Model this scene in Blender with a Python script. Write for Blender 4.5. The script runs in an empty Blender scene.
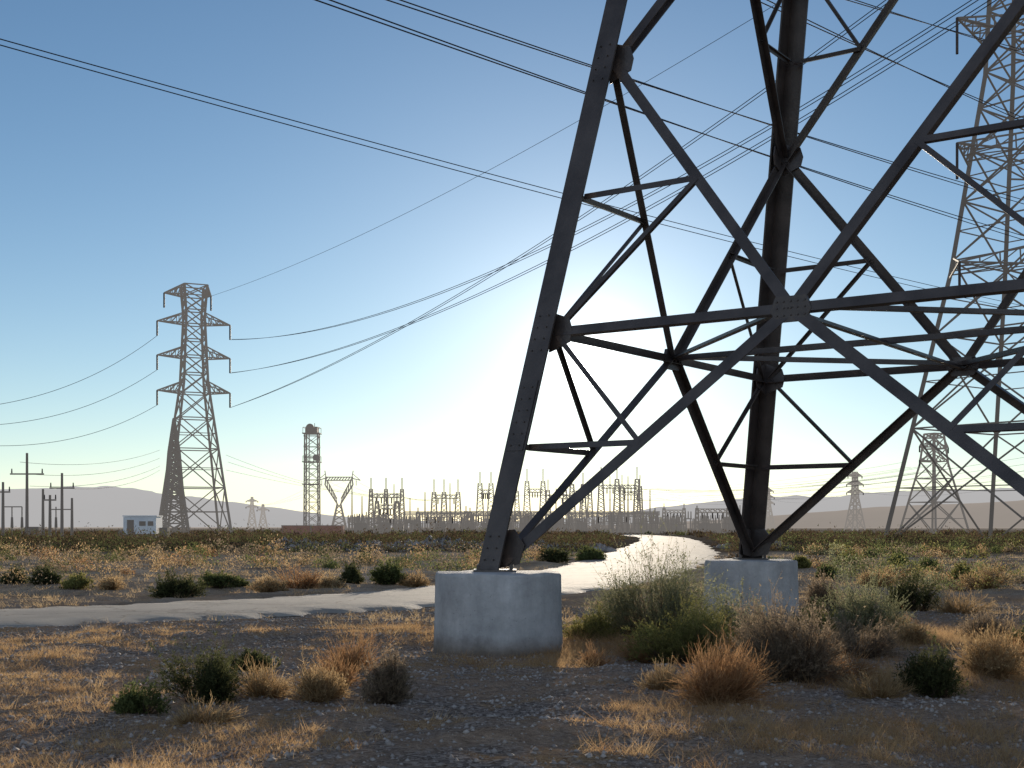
import bpy, math, random
import numpy as np
from mathutils import Vector
random.seed(7); rng=np.random.default_rng(7)
sc=bpy.context.scene
F=1317.0; CH=1.57
def bx(b,d): return (b-512.0)/F*d           # bearing -> metres east at distance d
# ---------------------------------------------------------------- materials
HAZE=(0.66,0.60,0.54,1)  # emission colour for the distance haze painted into materials
def new_mat(name):
    m=bpy.data.materials.new(name); m.use_nodes=True
    nt=m.node_tree; nt.nodes.clear()
    out=nt.nodes.new('ShaderNodeOutputMaterial')
    return m,nt,out
def N(nt,t,**k):
    n=nt.nodes.new(t)
    for a,b in k.items(): setattr(n,a,b)
    return n
def ramp(nt,fac,stops):
    r=N(nt,'ShaderNodeValToRGB'); e=r.color_ramp.elements
    e[0].position=stops[0][0]; e[0].color=stops[0][1]
    e[1].position=stops[-1][0]; e[1].color=stops[-1][1]
    for p,c in stops[1:-1]:
        x=e.new(p); x.color=c
    nt.links.new(fac,r.inputs[0]); return r
def c4(c): return (c[0],c[1],c[2],1)
def noise(nt,vec,scale,detail=5,rough=.55):
    n=N(nt,'ShaderNodeTexNoise'); n.inputs['Scale'].default_value=scale
    n.inputs['Detail'].default_value=detail; n.inputs['Roughness'].default_value=rough
    nt.links.new(vec,n.inputs['Vector']); return n
def painted_haze(nt,shader,out,dist,col=HAZE,strength=1.0,maxf=1.0):
    """haze painted into the material: emission mixed in by distance from the origin"""
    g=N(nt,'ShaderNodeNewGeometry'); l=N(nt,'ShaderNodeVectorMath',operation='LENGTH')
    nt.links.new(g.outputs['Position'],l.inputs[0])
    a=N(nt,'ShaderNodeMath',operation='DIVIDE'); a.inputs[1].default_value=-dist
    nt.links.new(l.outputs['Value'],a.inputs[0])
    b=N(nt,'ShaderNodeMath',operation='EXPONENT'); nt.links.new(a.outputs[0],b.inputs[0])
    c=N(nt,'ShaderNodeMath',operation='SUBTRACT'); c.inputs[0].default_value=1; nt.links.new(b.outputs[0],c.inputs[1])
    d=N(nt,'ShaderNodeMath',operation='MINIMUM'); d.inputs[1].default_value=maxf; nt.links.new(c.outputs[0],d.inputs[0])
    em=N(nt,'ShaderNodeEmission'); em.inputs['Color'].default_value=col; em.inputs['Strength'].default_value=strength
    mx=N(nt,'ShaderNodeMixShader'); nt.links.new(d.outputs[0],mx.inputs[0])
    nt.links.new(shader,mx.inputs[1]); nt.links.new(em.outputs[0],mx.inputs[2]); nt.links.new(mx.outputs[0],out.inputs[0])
def simple(name,c1,c2,rough=.6,metal=0.0,scale=3.0,bump=0.0,haze=None,spec=.5):
    m,nt,out=new_mat(name)
    tc=N(nt,'ShaderNodeTexCoord'); n=noise(nt,tc.outputs['Object'],scale)
    r=ramp(nt,n.outputs[0],[(.3,c4(c1)),(.7,c4(c2))])
    p=N(nt,'ShaderNodeBsdfPrincipled'); nt.links.new(r.outputs[0],p.inputs['Base Color'])
    p.inputs['Roughness'].default_value=rough; p.inputs['Metallic'].default_value=metal
    p.inputs['Specular IOR Level'].default_value=spec
    if bump:
        b=N(nt,'ShaderNodeBump'); b.inputs['Strength'].default_value=bump; b.inputs['Distance'].default_value=.02
        n2=noise(nt,tc.outputs['Object'],scale*12); nt.links.new(n2.outputs[0],b.inputs['Height']); nt.links.new(b.outputs[0],p.inputs['Normal'])
    if haze: painted_haze(nt,p.outputs[0],out,haze)
    else: nt.links.new(p.outputs[0],out.inputs[0])
    return m
def leafmat(name,trans=.45):
    m,nt,out=new_mat(name)
    a=N(nt,'ShaderNodeAttribute',attribute_name='Col')
    d=N(nt,'ShaderNodeBsdfDiffuse'); t=N(nt,'ShaderNodeBsdfTranslucent'); mx=N(nt,'ShaderNodeMixShader')
    mx.inputs[0].default_value=trans
    nt.links.new(a.outputs['Color'],d.inputs['Color']); nt.links.new(a.outputs['Color'],t.inputs['Color'])
    nt.links.new(d.outputs[0],mx.inputs[1]); nt.links.new(t.outputs[0],mx.inputs[2]); nt.links.new(mx.outputs[0],out.inputs[0])
    return m
M_steel=simple('galvanised_steel',(.042,.033,.031),(.098,.079,.071),rough=.38,metal=.25,scale=2.2,bump=.2,spec=.5)
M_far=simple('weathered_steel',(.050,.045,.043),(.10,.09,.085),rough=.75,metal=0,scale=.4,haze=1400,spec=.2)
M_wire=simple('aluminium_cable',(.03,.035,.045),(.05,.05,.06),rough=.8,metal=0,scale=1,spec=.1)
M_ins=simple('porcelain_insulator',(.06,.045,.04),(.10,.07,.06),rough=.6,scale=5,spec=.2)
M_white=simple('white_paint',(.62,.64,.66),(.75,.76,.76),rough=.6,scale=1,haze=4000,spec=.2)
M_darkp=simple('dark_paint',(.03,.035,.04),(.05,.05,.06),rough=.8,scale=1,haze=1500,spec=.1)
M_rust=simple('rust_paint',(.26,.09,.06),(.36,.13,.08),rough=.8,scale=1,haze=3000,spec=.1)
M_rock=simple('rock',(.19,.16,.14),(.46,.41,.37),rough=.85,scale=1.3,bump=.3,spec=.2)
M_leaf=leafmat('dry_grass_blades',.6); M_leaf2=leafmat('scrub_leaves',.58)
# concrete
def concrete():
    m,nt,out=new_mat('cast_concrete')
    tc=N(nt,'ShaderNodeTexCoord')
    n1=noise(nt,tc.outputs['Object'],1.9,9,.68); r1=ramp(nt,n1.outputs[0],[(.3,(.29,.285,.28,1)),(.5,(.43,.42,.41,1)),(.7,(.56,.545,.53,1))])
    mp=N(nt,'ShaderNodeMapping'); mp.inputs['Scale'].default_value=(5,5,.9); nt.links.new(tc.outputs['Object'],mp.inputs[0])
    n2=noise(nt,mp.outputs[0],1.0,8,.65); r2=ramp(nt,n2.outputs[0],[(.3,(.66,.66,.66,1)),(.6,(1,1,1,1))])
    mx=N(nt,'ShaderNodeMixRGB',blend_type='MULTIPLY'); mx.inputs[0].default_value=.65
    nt.links.new(r1.outputs[0],mx.inputs[1]); nt.links.new(r2.outputs[0],mx.inputs[2])
    sx=N(nt,'ShaderNodeSeparateXYZ'); nt.links.new(tc.outputs['Object'],sx.inputs[0])
    ad=N(nt,'ShaderNodeMath',operation='MULTIPLY_ADD'); ad.inputs[1].default_value=.25; nt.links.new(n1.outputs[0],ad.inputs[0]); nt.links.new(sx.outputs[2],ad.inputs[2])
    r3=ramp(nt,ad.outputs[0],[(.12,(.50,.40,.31,1)),(.36,(1,1,1,1))])
    m2=N(nt,'ShaderNodeMixRGB',blend_type='MULTIPLY'); m2.inputs[0].default_value=1
    nt.links.new(mx.outputs[0],m2.inputs[1]); nt.links.new(r3.outputs[0],m2.inputs[2])
    v=N(nt,'ShaderNodeTexVoronoi'); v.inputs['Scale'].default_value=14; nt.links.new(tc.outputs['Object'],v.inputs['Vector'])
    r4=ramp(nt,v.outputs['Distance'],[(.04,(.35,.35,.35,1)),(.13,(1,1,1,1))])
    m3=N(nt,'ShaderNodeMixRGB',blend_type='MULTIPLY'); m3.inputs[0].default_value=.6
    nt.links.new(m2.outputs[0],m3.inputs[1]); nt.links.new(r4.outputs[0],m3.inputs[2])
    p=N(nt,'ShaderNodeBsdfPrincipled'); p.inputs['Roughness'].default_value=.85
    nt.links.new(m3.outputs[0],p.inputs['Base Color'])
    b=N(nt,'ShaderNodeBump'); b.inputs['Strength'].default_value=.7; b.inputs['Distance'].default_value=.018
    n3=noise(nt,tc.outputs['Object'],20,7,.6); nt.links.new(n3.outputs[0],b.inputs['Height']); nt.links.new(b.outputs[0],p.inputs['Normal'])
    nt.links.new(p.outputs[0],out.inputs[0]); return m
M_conc=concrete()
def groundmat():
    m,nt,out=new_mat('desert_soil')
    g=N(nt,'ShaderNodeNewGeometry'); P=g.outputs['Position']
    mid=noise(nt,P,.5,7,.68); fine=noise(nt,P,9,6,.7); fi2=noise(nt,P,45,4,.7)
    v=N(nt,'ShaderNodeTexVoronoi'); v.inputs['Scale'].default_value=32; nt.links.new(P,v.inputs['Vector'])
    v2=N(nt,'ShaderNodeTexVoronoi'); v2.inputs['Scale'].default_value=13; nt.links.new(P,v2.inputs['Vector'])
    grav=ramp(nt,v.outputs['Color'],[(.1,(.12,.098,.083,1)),(.5,(.26,.215,.185,1)),(.9,(.48,.41,.36,1))])
    soil=ramp(nt,fine.outputs[0],[(.3,(.22,.155,.11,1)),(.7,(.48,.35,.25,1))])
    f1=ramp(nt,mid.outputs[0],[(.42,(0,0,0,1)),(.58,(1,1,1,1))])
    mx=N(nt,'ShaderNodeMixRGB'); nt.links.new(f1.outputs[0],mx.inputs[0]); nt.links.new(grav.outputs[0],mx.inputs[1]); nt.links.new(soil.outputs[0],mx.inputs[2])
    straw=ramp(nt,fi2.outputs[0],[(.35,(.20,.12,.065,1)),(.65,(.54,.36,.19,1))])
    patch=noise(nt,P,.9,9,.74)
    f2=ramp(nt,patch.outputs[0],[(.51,(0,0,0,1)),(.61,(.8,.8,.8,1))])
    mx2=N(nt,'ShaderNodeMixRGB'); nt.links.new(f2.outputs[0],mx2.inputs[0]); nt.links.new(mx.outputs[0],mx2.inputs[1]); nt.links.new(straw.outputs[0],mx2.inputs[2])
    l=N(nt,'ShaderNodeVectorMath',operation='LENGTH'); nt.links.new(P,l.inputs[0])
    # pale bare soil beyond the road
    ma=N(nt,'ShaderNodeMapRange'); ma.inputs['From Min'].default_value=24; ma.inputs['From Max'].default_value=38; nt.links.new(l.outputs['Value'],ma.inputs[0])
    pn=noise(nt,P,.3,8,.7); pale=ramp(nt,pn.outputs[0],[(.36,(.22,.165,.12,1)),(.62,(.58,.46,.34,1))])
    mxa=N(nt,'ShaderNodeMixRGB'); nt.links.new(ma.outputs[0],mxa.inputs[0]); nt.links.new(mx2.outputs[0],mxa.inputs[1]); nt.links.new(pale.outputs[0],mxa.inputs[2])
    mr=N(nt,'ShaderNodeMapRange'); mr.inputs['From Min'].default_value=76; mr.inputs['From Max'].default_value=86; nt.links.new(l.outputs['Value'],mr.inputs[0])
    scr=noise(nt,P,.16,8,.7)
    sc2=ramp(nt,scr.outputs[0],[(.42,(.045,.036,.026,1)),(.54,(.10,.072,.048,1)),(.66,(.26,.18,.115,1))])
    mx3=N(nt,'ShaderNodeMixRGB'); nt.links.new(mr.outputs[0],mx3.inputs[0]); nt.links.new(mxa.outputs[0],mx3.inputs[1]); nt.links.new(sc2.outputs[0],mx3.inputs[2])
    p=N(nt,'ShaderNodeBsdfDiffuse'); p.inputs['Roughness'].default_value=.6
    nt.links.new(mx3.outputs[0],p.inputs['Color'])
    a=N(nt,'ShaderNodeMath',operation='ADD'); nt.links.new(v.outputs['Distance'],a.inputs[0]); nt.links.new(v2.outputs['Distance'],a.inputs[1])
    a2=N(nt,'ShaderNodeMath',operation='ADD'); nt.links.new(a.outputs[0],a2.inputs[0]); nt.links.new(fi2.outputs[0],a2.inputs[1])
    b=N(nt,'ShaderNodeBump'); b.invert=True; b.inputs['Strength'].default_value=1.0; b.inputs['Distance'].default_value=.035
    nt.links.new(a2.outputs[0],b.inputs['Height']); nt.links.new(b.outputs[0],p.inputs['Normal'])
    painted_haze(nt,p.outputs[0],out,3000,(.52,.45,.39,1)); return m
M_ground=groundmat()
def roadmat():
    m,nt,out=new_mat('dusty_asphalt')
    g=N(nt,'ShaderNodeNewGeometry'); P=g.outputs['Position']
    n=noise(nt,P,.35,7,.65); f=noise(nt,P,40,4,.7)
    r=ramp(nt,n.outputs[0],[(.35,(.25,.22,.185,1)),(.65,(.42,.36,.29,1))])
    r2=ramp(nt,f.outputs[0],[(.3,(.75,.75,.75,1)),(.7,(1.1,1.1,1.1,1))])
    mx=N(nt,'ShaderNodeMixRGB',blend_type='MULTIPLY'); mx.inputs[0].default_value=1
    nt.links.new(r.outputs[0],mx.inputs[1]); nt.links.new(r2.outputs[0],mx.inputs[2])
    vc=N(nt,'ShaderNodeTexVoronoi',feature='DISTANCE_TO_EDGE'); vc.inputs['Scale'].default_value=.45
    wn=noise(nt,P,1.5,4,.6); va=N(nt,'ShaderNodeVectorMath',operation='ADD'); nt.links.new(P,va.inputs[0]); nt.links.new(wn.outputs['Color'],va.inputs[1]); nt.links.new(va.outputs[0],vc.inputs['Vector'])
    rc=ramp(nt,vc.outputs['Distance'],[(.006,(.45,.42,.4,1)),(.02,(1,1,1,1))])
    mc=N(nt,'ShaderNodeMixRGB',blend_type='MULTIPLY'); mc.inputs[0].default_value=.8
    nt.links.new(mx.outputs[0],mc.inputs[1]); nt.links.new(rc.outputs[0],mc.inputs[2])
    p=N(nt,'ShaderNodeBsdfPrincipled'); p.inputs['Roughness'].default_value=.82; p.inputs['Specular IOR Level'].default_value=.28
    nt.links.new(mc.outputs[0],p.inputs['Base Color'])
    b=N(nt,'ShaderNodeBump'); b.inputs['Strength'].default_value=.5; b.inputs['Distance'].default_value=.015
    nt.links.new(f.outputs[0],b.inputs['Height']); nt.links.new(b.outputs[0],p.inputs['Normal'])
    nt.links.new(p.outputs[0],out.inputs[0]); return m
M_road=roadmat()
# ---------------------------------------------------------------- mesh builder
def empty(name,loc=(0,0,0)):
    e=bpy.data.objects.new(name,None); e.location=loc; sc.collection.objects.link(e); return e
class MB:
    def __init__(s): s.v=[]; s.f=[]; s.k=0
    def quad_prof(s,p0,p1,prof,u,v):
        n=len(prof); b=len(s.v)
        for p in (p0,p1):
            for a,c in prof: s.v.append(tuple(p+u*a+v*c))
        for i in range(n):
            j=(i+1)%n; s.f.append((b+i,b+j,b+n+j,b+n+i))
        s.f.append(tuple(b+i for i in range(n))[::-1]); s.f.append(tuple(b+n+i for i in range(n)))
    def bar(s,p0,p1,w,h=None,ref=None):
        p0=Vector(p0);p1=Vector(p1);h=h or w
        d=(p1-p0).normalized(); r=Vector(ref) if ref else (Vector((0,0,1)) if abs(d.z)<.9 else Vector((1,.3,0)))
        u=d.cross(r).normalized(); v=d.cross(u).normalized()
        s.quad_prof(p0,p1,[(-w/2,-h/2),(w/2,-h/2),(w/2,h/2),(-w/2,h/2)],u,v)
    def angle(s,p0,p1,w,n,t=.014,flip=1):
        p0=Vector(p0);p1=Vector(p1);n=Vector(n).normalized(); d=(p1-p0).normalized()
        u=d.cross(n).normalized()*flip; v=-(n-d*n.dot(d)).normalized()
        s.k+=1; o=v*(-.003*(s.k%7))
        s.quad_prof(p0+o,p1+o,[(-w/2,0),(w/2,0),(w/2,t),(-w/2+t,t),(-w/2+t,w*.8),(-w/2,w*.8)],u,v)
    def plate(s,c,pts,u,v,n,t=.016):
        c=Vector(c);b=len(s.v);m=len(pts)
        for k in (-.5,.5):
            for a,e in pts: s.v.append(tuple(c+u*a+v*e+n*(k*t)))
        for i in range(m):
            j=(i+1)%m; s.f.append((b+i,b+j,b+m+j,b+m+i))
        s.f.append(tuple(b+i for i in range(m))[::-1]); s.f.append(tuple(b+m+i for i in range(m)))
    def cyl(s,p0,p1,r0,r1=None,n=12):
        p0=Vector(p0);p1=Vector(p1); r1=r0 if r1 is None else r1
        d=(p1-p0).normalized(); r=Vector((0,0,1)) if abs(d.z)<.9 else Vector((1,0,0))
        u=d.cross(r).normalized(); v=d.cross(u).normalized(); b=len(s.v)
        for p,rr in((p0,r0),(p1,r1)):
            for i in range(n):
                a=2*math.pi*i/n; s.v.append(tuple(p+u*math.cos(a)*rr+v*math.sin(a)*rr))
        for i in range(n):
            j=(i+1)%n; s.f.append((b+i,b+j,b+n+j,b+n+i))
        s.f.append(tuple(b+i for i in range(n))[::-1]); s.f.append(tuple(b+n+i for i in range(n)))
    def box(s,c,d):
        x,y,z=c; s.bar((x,y,z-d[2]/2),(x,y,z+d[2]/2),d[0],d[1],ref=(0,1,0)) 
    def obj(s,name,mat,parent=None,smooth=False):
        me=bpy.data.meshes.new(name); me.from_pydata(s.v,[],s.f); me.update()
        import bmesh
        b=bmesh.new(); b.from_mesh(me); bmesh.ops.recalc_face_normals(b,faces=b.faces); b.to_mesh(me); b.free()
        if smooth: me.polygons.foreach_set('use_smooth',[True]*len(me.polygons))
        me.materials.append(mat); o=bpy.data.objects.new(name,me); sc.collection.objects.link(o)
        if parent: o.parent=parent
        return o
def np_mesh(name,V,Fc,mat,col=None,parent=None,k=3,smooth=False):
    me=bpy.data.meshes.new(name); V=np.asarray(V,np.float32); Fc=np.asarray(Fc,np.int32)
    me.vertices.add(len(V)); me.vertices.foreach_set('co',V.ravel())
    me.loops.add(Fc.size); me.loops.foreach_set('vertex_index',Fc.ravel())
    me.polygons.add(len(Fc)); me.polygons.foreach_set('loop_start',np.arange(0,Fc.size,k,dtype=np.int32))
    if smooth: me.polygons.foreach_set('use_smooth',np.ones(len(Fc),bool))
    me.update(calc_edges=True); me.validate()
    if col is not None:
        a=me.color_attributes.new('Col','FLOAT_COLOR','POINT'); c=np.ones((len(V),4),np.float32); c[:,:3]=col
        a.data.foreach_set('color',c.ravel())
    me.materials.append(mat); o=bpy.data.objects.new(name,me); sc.collection.objects.link(o)
    if parent: o.parent=parent
    return o
# ---------------------------------------------------------------- terrain height
def vnoise(x,y,seed=0):
    xi=np.floor(x);yi=np.floor(y);fx=x-xi;fy=y-yi;fx=fx*fx*(3-2*fx);fy=fy*fy*(3-2*fy)
    def h(a,b):
        s=np.sin(a*127.1+b*311.7+seed*74.7)*43758.5453; return s-np.floor(s)
    return (h(xi,yi)*(1-fx)+h(xi+1,yi)*fx)*(1-fy)+(h(xi,yi+1)*(1-fx)+h(xi+1,yi+1)*fx)*fy
ctrl=[(-40,4),(-26,12),(-16.5,18),(-9.2,22.6),(-5.6,25.6),(-1.9,30.2),(1.6,38.5),(4.3,51),(7.9,72),(13.0,110),(20,170),(24,230),(20,300),(0,340)]
def catmull(c,n=16):
    c=[np.array(p,float) for p in c]; c=[2*c[0]-c[1]]+c+[2*c[-1]-c[-2]]; o=[]
    for i in range(1,len(c)-2):
        for t in np.linspace(0,1,n,endpoint=False):
            a,b,d,e=c[i-1:i+3]; o.append(.5*((2*b)+(-a+d)*t+(2*a-5*b+4*d-e)*t*t+(-a+3*b-3*d+e)*t**3))
    o.append(c[-2]); return np.array(o)
RP=catmull(ctrl)
RW=2.15
def ss(a,b,x):
    t=np.clip((x-a)/(b-a),0,1); return t*t*(3-2*t)
def road_dist(x,y):
    x=np.atleast_1d(x);y=np.atleast_1d(y); best=np.full(x.shape,1e9)
    S=RP[::3]
    for a,b in zip(S[:-1],S[1:]):
        d=b-a; t=np.clip(((x-a[0])*d[0]+(y-a[1])*d[1])/(d@d),0,1)
        best=np.minimum(best,np.hypot(x-a[0]-t*d[0],y-a[1]-t*d[1]))
    return best-.9*ss(35,80,y)
def height(x,y,rd=None):
    x=np.asarray(x,float);y=np.asarray(y,float)
    if rd is None: rd=road_dist(x.ravel(),y.ravel()).reshape(x.shape)
    R=np.hypot(x,y)
    m=ss(RW-.2,RW+1.6,rd)
    h=.18*(vnoise(x/4,y/4,1)-.5)+.10*(vnoise(x/1.1,y/1.1,2)-.5)+.05*(vnoise(x/.37,y/.37,3)-.5)+.03*(vnoise(x/.16,y/.16,4)-.5)
    h=h*m-.05*(1-m)
    bl=.5*np.exp(-((y-(94+.03*x+2*np.sin(x*.05)))/4.5)**2)*(1-ss(1,7,x))
    br=.45*np.exp(-((y-(100-.12*x))/5)**2)*ss(15,20,x)
    h+=(bl+br)*(.8+.4*vnoise(x/3,y/3,7))
    h+=.8*ss(200,500,R)*(vnoise(x/160,y/160,5)-.7)*(1-ss(3000,5000,R))
    return h
rad=np.concatenate([np.geomspace(.5,5,16),np.geomspace(5,60,260)[1:],np.geomspace(60,160,110)[1:],np.geomspace(160,14000,110)[1:]])
ang=np.radians(np.concatenate([np.arange(-32,32,.12),np.arange(32,328,2.0)]))
R_,A_=np.meshgrid(rad,ang,indexing='ij'); X=R_*np.sin(A_); Y=R_*np.cos(A_)
Z=height(X,Y); nr,na=X.shape
V=np.stack([X,Y,Z],-1).reshape(-1,3); i=np.arange(nr-1)[:,None];j=np.arange(na)[None,:]; j2=(j+1)%na
Fq=np.stack([i*na+j+0*i,(i)*na+j2,(i+1)*na+j2,(i+1)*na+j],-1).reshape(-1,4)
Fq=Fq[:, ::-1]
ground=np_mesh('ground',V,Fq,M_ground,k=4,smooth=True)
# road
T=np.gradient(RP,axis=0); T/=np.linalg.norm(T,axis=1)[:,None]; Nn=np.stack([-T[:,1],T[:,0]],-1)
offs=[-1.12,-1.0,-.5,0,.5,1.0,1.12]; rows=[]
for k,(p,n) in enumerate(zip(RP,Nn)):
    for o in offs:
        w=(RW+.9*float(ss(35,80,p[1])))*o+(.18*math.sin(k*1.7+o*3)+.12*math.sin(k*.6))*(1 if abs(o)>.9 else 0)
        rows.append((p[0]+n[0]*w,p[1]+n[1]*w,-.04 if abs(o)>1.05 else .015+.03*(1-o*o)))
m=len(offs); Fr=[(a*m+b,a*m+b+1,(a+1)*m+b+1,(a+1)*m+b) for a in range(len(RP)-1) for b in range(m-1)]
road=np_mesh('road',rows,np.array(Fr)[:, ::-1],M_road,k=4,smooth=True)
# ---------------------------------------------------------------- main tower
A=np.array([-.22,17.0]);B=np.array([4.22,23.3])
mid=(A+B)/2; ab=B-A; O=mid+np.array([ab[1],-ab[0]])/2; C=2*O-B; D=2*O-A
FT=.99; AP=24.8
def leg(P,z,k=1.0):
    t=(z-FT)/(AP-FT)*k; q=P+(O-P)*t; return Vector((q[0],q[1],z))
tower=empty('transmission_tower',(0,0,0))
legs=MB(); br=MB(); gus=MB()
WL=.32
def dirv(P,Q): d=(Q-P)/np.linalg.norm(Q-P); return Vector((d[0],d[1],0))
ring=[A,B,D,C]
ZT=20.6
for q in range(4):
    P=ring[q]; n1=ring[(q+1)%4]; n0=ring[(q-1)%4]
    u=dirv(P,n1);v=dirv(P,n0); off=-(u+v)*WL*.52
    p0=leg(P,FT-.03)+off; p1=leg(P,ZT)+off
    t=.03
    legs.quad_prof(p0,p1,[(0,0),(WL,0),(WL,t),(t,t),(t,WL),(0,WL)],u,v)
    for zz in (3.0,9.2,15):
        a=leg(P,zz-.45)+off;b=leg(P,zz+.45)+off
        for (uu,vv) in ((u,v),(v,u)):
            legs.quad_prof(a+uu*.03-vv*.012,b+uu*.03-vv*.012,[(0,0),(WL-.06,0),(WL-.06,.010),(0,.010)],uu,vv)
            for k in range(6):
                for du in(.09,.22):
                    e=leg(P,zz-.38+k*.15)+off+uu*du; legs.cyl(e-vv*.028,e,.011,n=6)
    c=leg(P,FT)
    legs.box((c.x,c.y,FT+.018),(.55,.55,.03))
    for sx in(-.21,.21):
        for sy in(-.21,.21): legs.cyl((c.x+sx,c.y+sy,FT),(c.x+sx,c.y+sy,FT+.1),.025,n=6)
    for zz in (4.1,7.64,1.25,10.6):
        for du in (.08,.22):
            for dz in (-.25,-.1,.05,.2):
                c=leg(P,zz+dz)+off
                for uu,vv in ((u,v),(v,u)):
                    e=c+uu*du; legs.cyl(e-vv*.02,e+vv*.02,.011,n=6)
    if q in(1,2):
        z=2.5
        while z<19:
            c=leg(P,z)+off+u*.02; legs.cyl(c,c-v*.17+u*0.0,.011,n=5); z+=.4
def face(P,Q):
    out=Vector((((P+Q)/2-O)[0],((P+Q)/2-O)[1],0)).normalized()
    def L(z,s=0.0): return leg(P,z).lerp(leg(Q,z),s)
    zb,zn,z2,zn2,z3=4.1,7.64,10.6,13.3,15.6
    n=out+Vector((0,0,.2))
    def an(a,b,w,fl=1): br.angle(a,b,w,n,flip=fl)
    c1=L(zb,.5);c2=L(z2,.5);c3=L(z3,.5)
    hl=.01
    for z,w in((zb,.115),(z2,.12),(z3,.10),(18.2,.1),(20.6,.1)):
        an(L(z,hl),L(z,1-hl),w); 
    for s0 in (0,1):
        e=.012 if s0==0 else .988
        f=L(FT+.12,e)
        an(f,c1,.145,1 if s0 else -1)
        an(c1,L(zn,e),.135,1 if s0 else -1)
        an(L(zn,e),c2,.135); an(c2,L(zn2,e),.13); an(L(zn2,e),c3,.12); an(c3,L(18.2,e),.1)
        an(L(18.2,e),L(20.6,1-e),.1)
        dm=f.lerp(c1,.5); an(L(dm.z,e),dm,.075); an(dm,L(zb,e),.065)
        um=c1.lerp(L(zn,e),.5); an(L(um.z,e),um,.075); an(um,L(zb,e),.065)
        um2=L(zn,e).lerp(c2,.5); an(L(um2.z,e),um2,.07); an(um2,L(z2,e),.06)
        um3=c2.lerp(L(zn2,e),.5); an(L(um3.z,e),um3,.08)
    u=dirv(P,Q); vz=Vector((0,0,1))
    for c,s in((c1,.85),(c2,.8),(c3,.7)):
        gus.plate(c-out*.005,[(-.30*s,-.03*s),(-.20*s,-.19*s),(.20*s,-.19*s),(.30*s,-.03*s),(.22*s,.16*s),(-.22*s,.16*s)],u,vz,out,.05)
        for a in(-.2,-.1,0,.1,.2):
            for b in(-.1,0,.09): gus.cyl(c+u*a*s+vz*b*s+out*.035,c+u*a*s+vz*b*s-out*.035,.012,n=6)
    for z in(zb,zn,z2,zn2):
        for e,sg in((0.0,1),(1.0,-1)):
            gus.plate(L(z,e)+u*sg*.16,[(-.15*sg,-.26),(.16*sg,-.15),(.2*sg,.0),(.15*sg,.16),(-.15*sg,.27)],u,vz,out,.02)
    for e,sg in((0.0,1),(1.0,-1)):
        gus.plate(L(FT+.25,e)+u*sg*.16,[(-.15*sg,-.2),(.15*sg,-.15),(.24*sg,.1),(.08*sg,.3),(-.1*sg,.28)],u,vz,out,.02)
    return c1,c2
cs=[]
for q in range(4): cs.append(face(ring[q],ring[(q+1)%4]))
for lv in(0,1):
    P=[c[lv] for c in cs]; up=Vector((0,0,-1))
    for q in range(4): br.angle(P[q],P[(q+1)%4],.09,up)
    br.angle(P[0]-Vector((0,0,.02)),P[2]-Vector((0,0,.02)),.10,up); br.angle(P[1]-Vector((0,0,.05)),P[3]-Vector((0,0,.05)),.09,up)
hwv=[leg(P,ZT) for P in ring]
cz=36.0
for q in range(4):
    p=hwv[q]; t=Vector((p.x*.9+O[0]*.1,p.y*.9+O[1]*.1,cz)); legs.bar(p,t,.2)
zz=ZT; ctr=Vector((O[0],O[1],0))
def cage(q,z):
    k=1-.1*(z-ZT)/(cz-ZT); p=hwv[q]; return Vector((O[0]+(p.x-O[0])*k,O[1]+(p.y-O[1])*k,z))
while zz<cz-.5:
    for q in range(4):
        br.bar(cage(q,zz),cage((q+1)%4,zz+2.2),.09); br.bar(cage((q+1)%4,zz),cage(q,zz+2.2),.09); br.bar(cage(q,zz+2.2),cage((q+1)%4,zz+2.2),.09)
    zz+=2.2
ud=dirv(A,C); 
for z,Lh in((23,8),(29,9.5),(35,7)):
    for s in(-1,1):
        tip=ctr+ud*(s*Lh)+Vector((0,0,z+.3))
        for q in range(4):
            br.bar(cage(q,z),tip,.1); br.bar(cage(q,z+1.8),tip,.08)
        gus.cyl(tip,tip-Vector((0,0,2.6)),.13,n=8)
legs.obj('legs',M_steel,tower); br.obj('bracing',M_steel,tower); gus.obj('gusset_plates',M_steel,tower)
# footings
def footing(P,parent,r=.82,h=FT,name='concrete_footing'):
    nseg=96; prof=[(r*1.03,-.45),(r*1.02,0),(r*1.0,h*.5),(r*.992,h-.045),(r*.98,h-.016),(r*.955,h-.003),(r*.5,h+.008),(0.001,h+.012)]
    u=(O-P)/np.linalg.norm(O-P)
    cx,cy=P+u*.05-np.array([.01,0])
    V=[];Fc=[]
    for a,(rr,z) in enumerate(prof):
        for k in range(nseg):
            t=2*math.pi*k/nseg; q=rr*(1+.004*math.sin(3*t+1)+.003*math.sin(9*t)); zc=z+(.010*math.sin(5*t+a)*(z>.8)*(rr>.7))
            if a in(3,4,5): q*=1-.018*max(0,math.sin(11*t+cx)*math.sin(5*t+2))
            V.append((q*math.cos(t),q*math.sin(t),zc))
    for a in range(len(prof)-1):
        for k in range(nseg):
            k2=(k+1)%nseg; Fc.append((a*nseg+k,a*nseg+k2,(a+1)*nseg+k2,(a+1)*nseg+k))
    o=np_mesh(name,V,Fc,M_conc,k=4); o.location=(cx,cy,0); o.parent=parent
    o.data.polygons.foreach_set('use_smooth',[True]*len(Fc)); o.data.update()
    try: o.data.set_sharp_from_angle(angle=math.radians(40))
    except Exception: pass
    return cx,cy
foot=[footing(P,tower) for P in ring]
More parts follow.
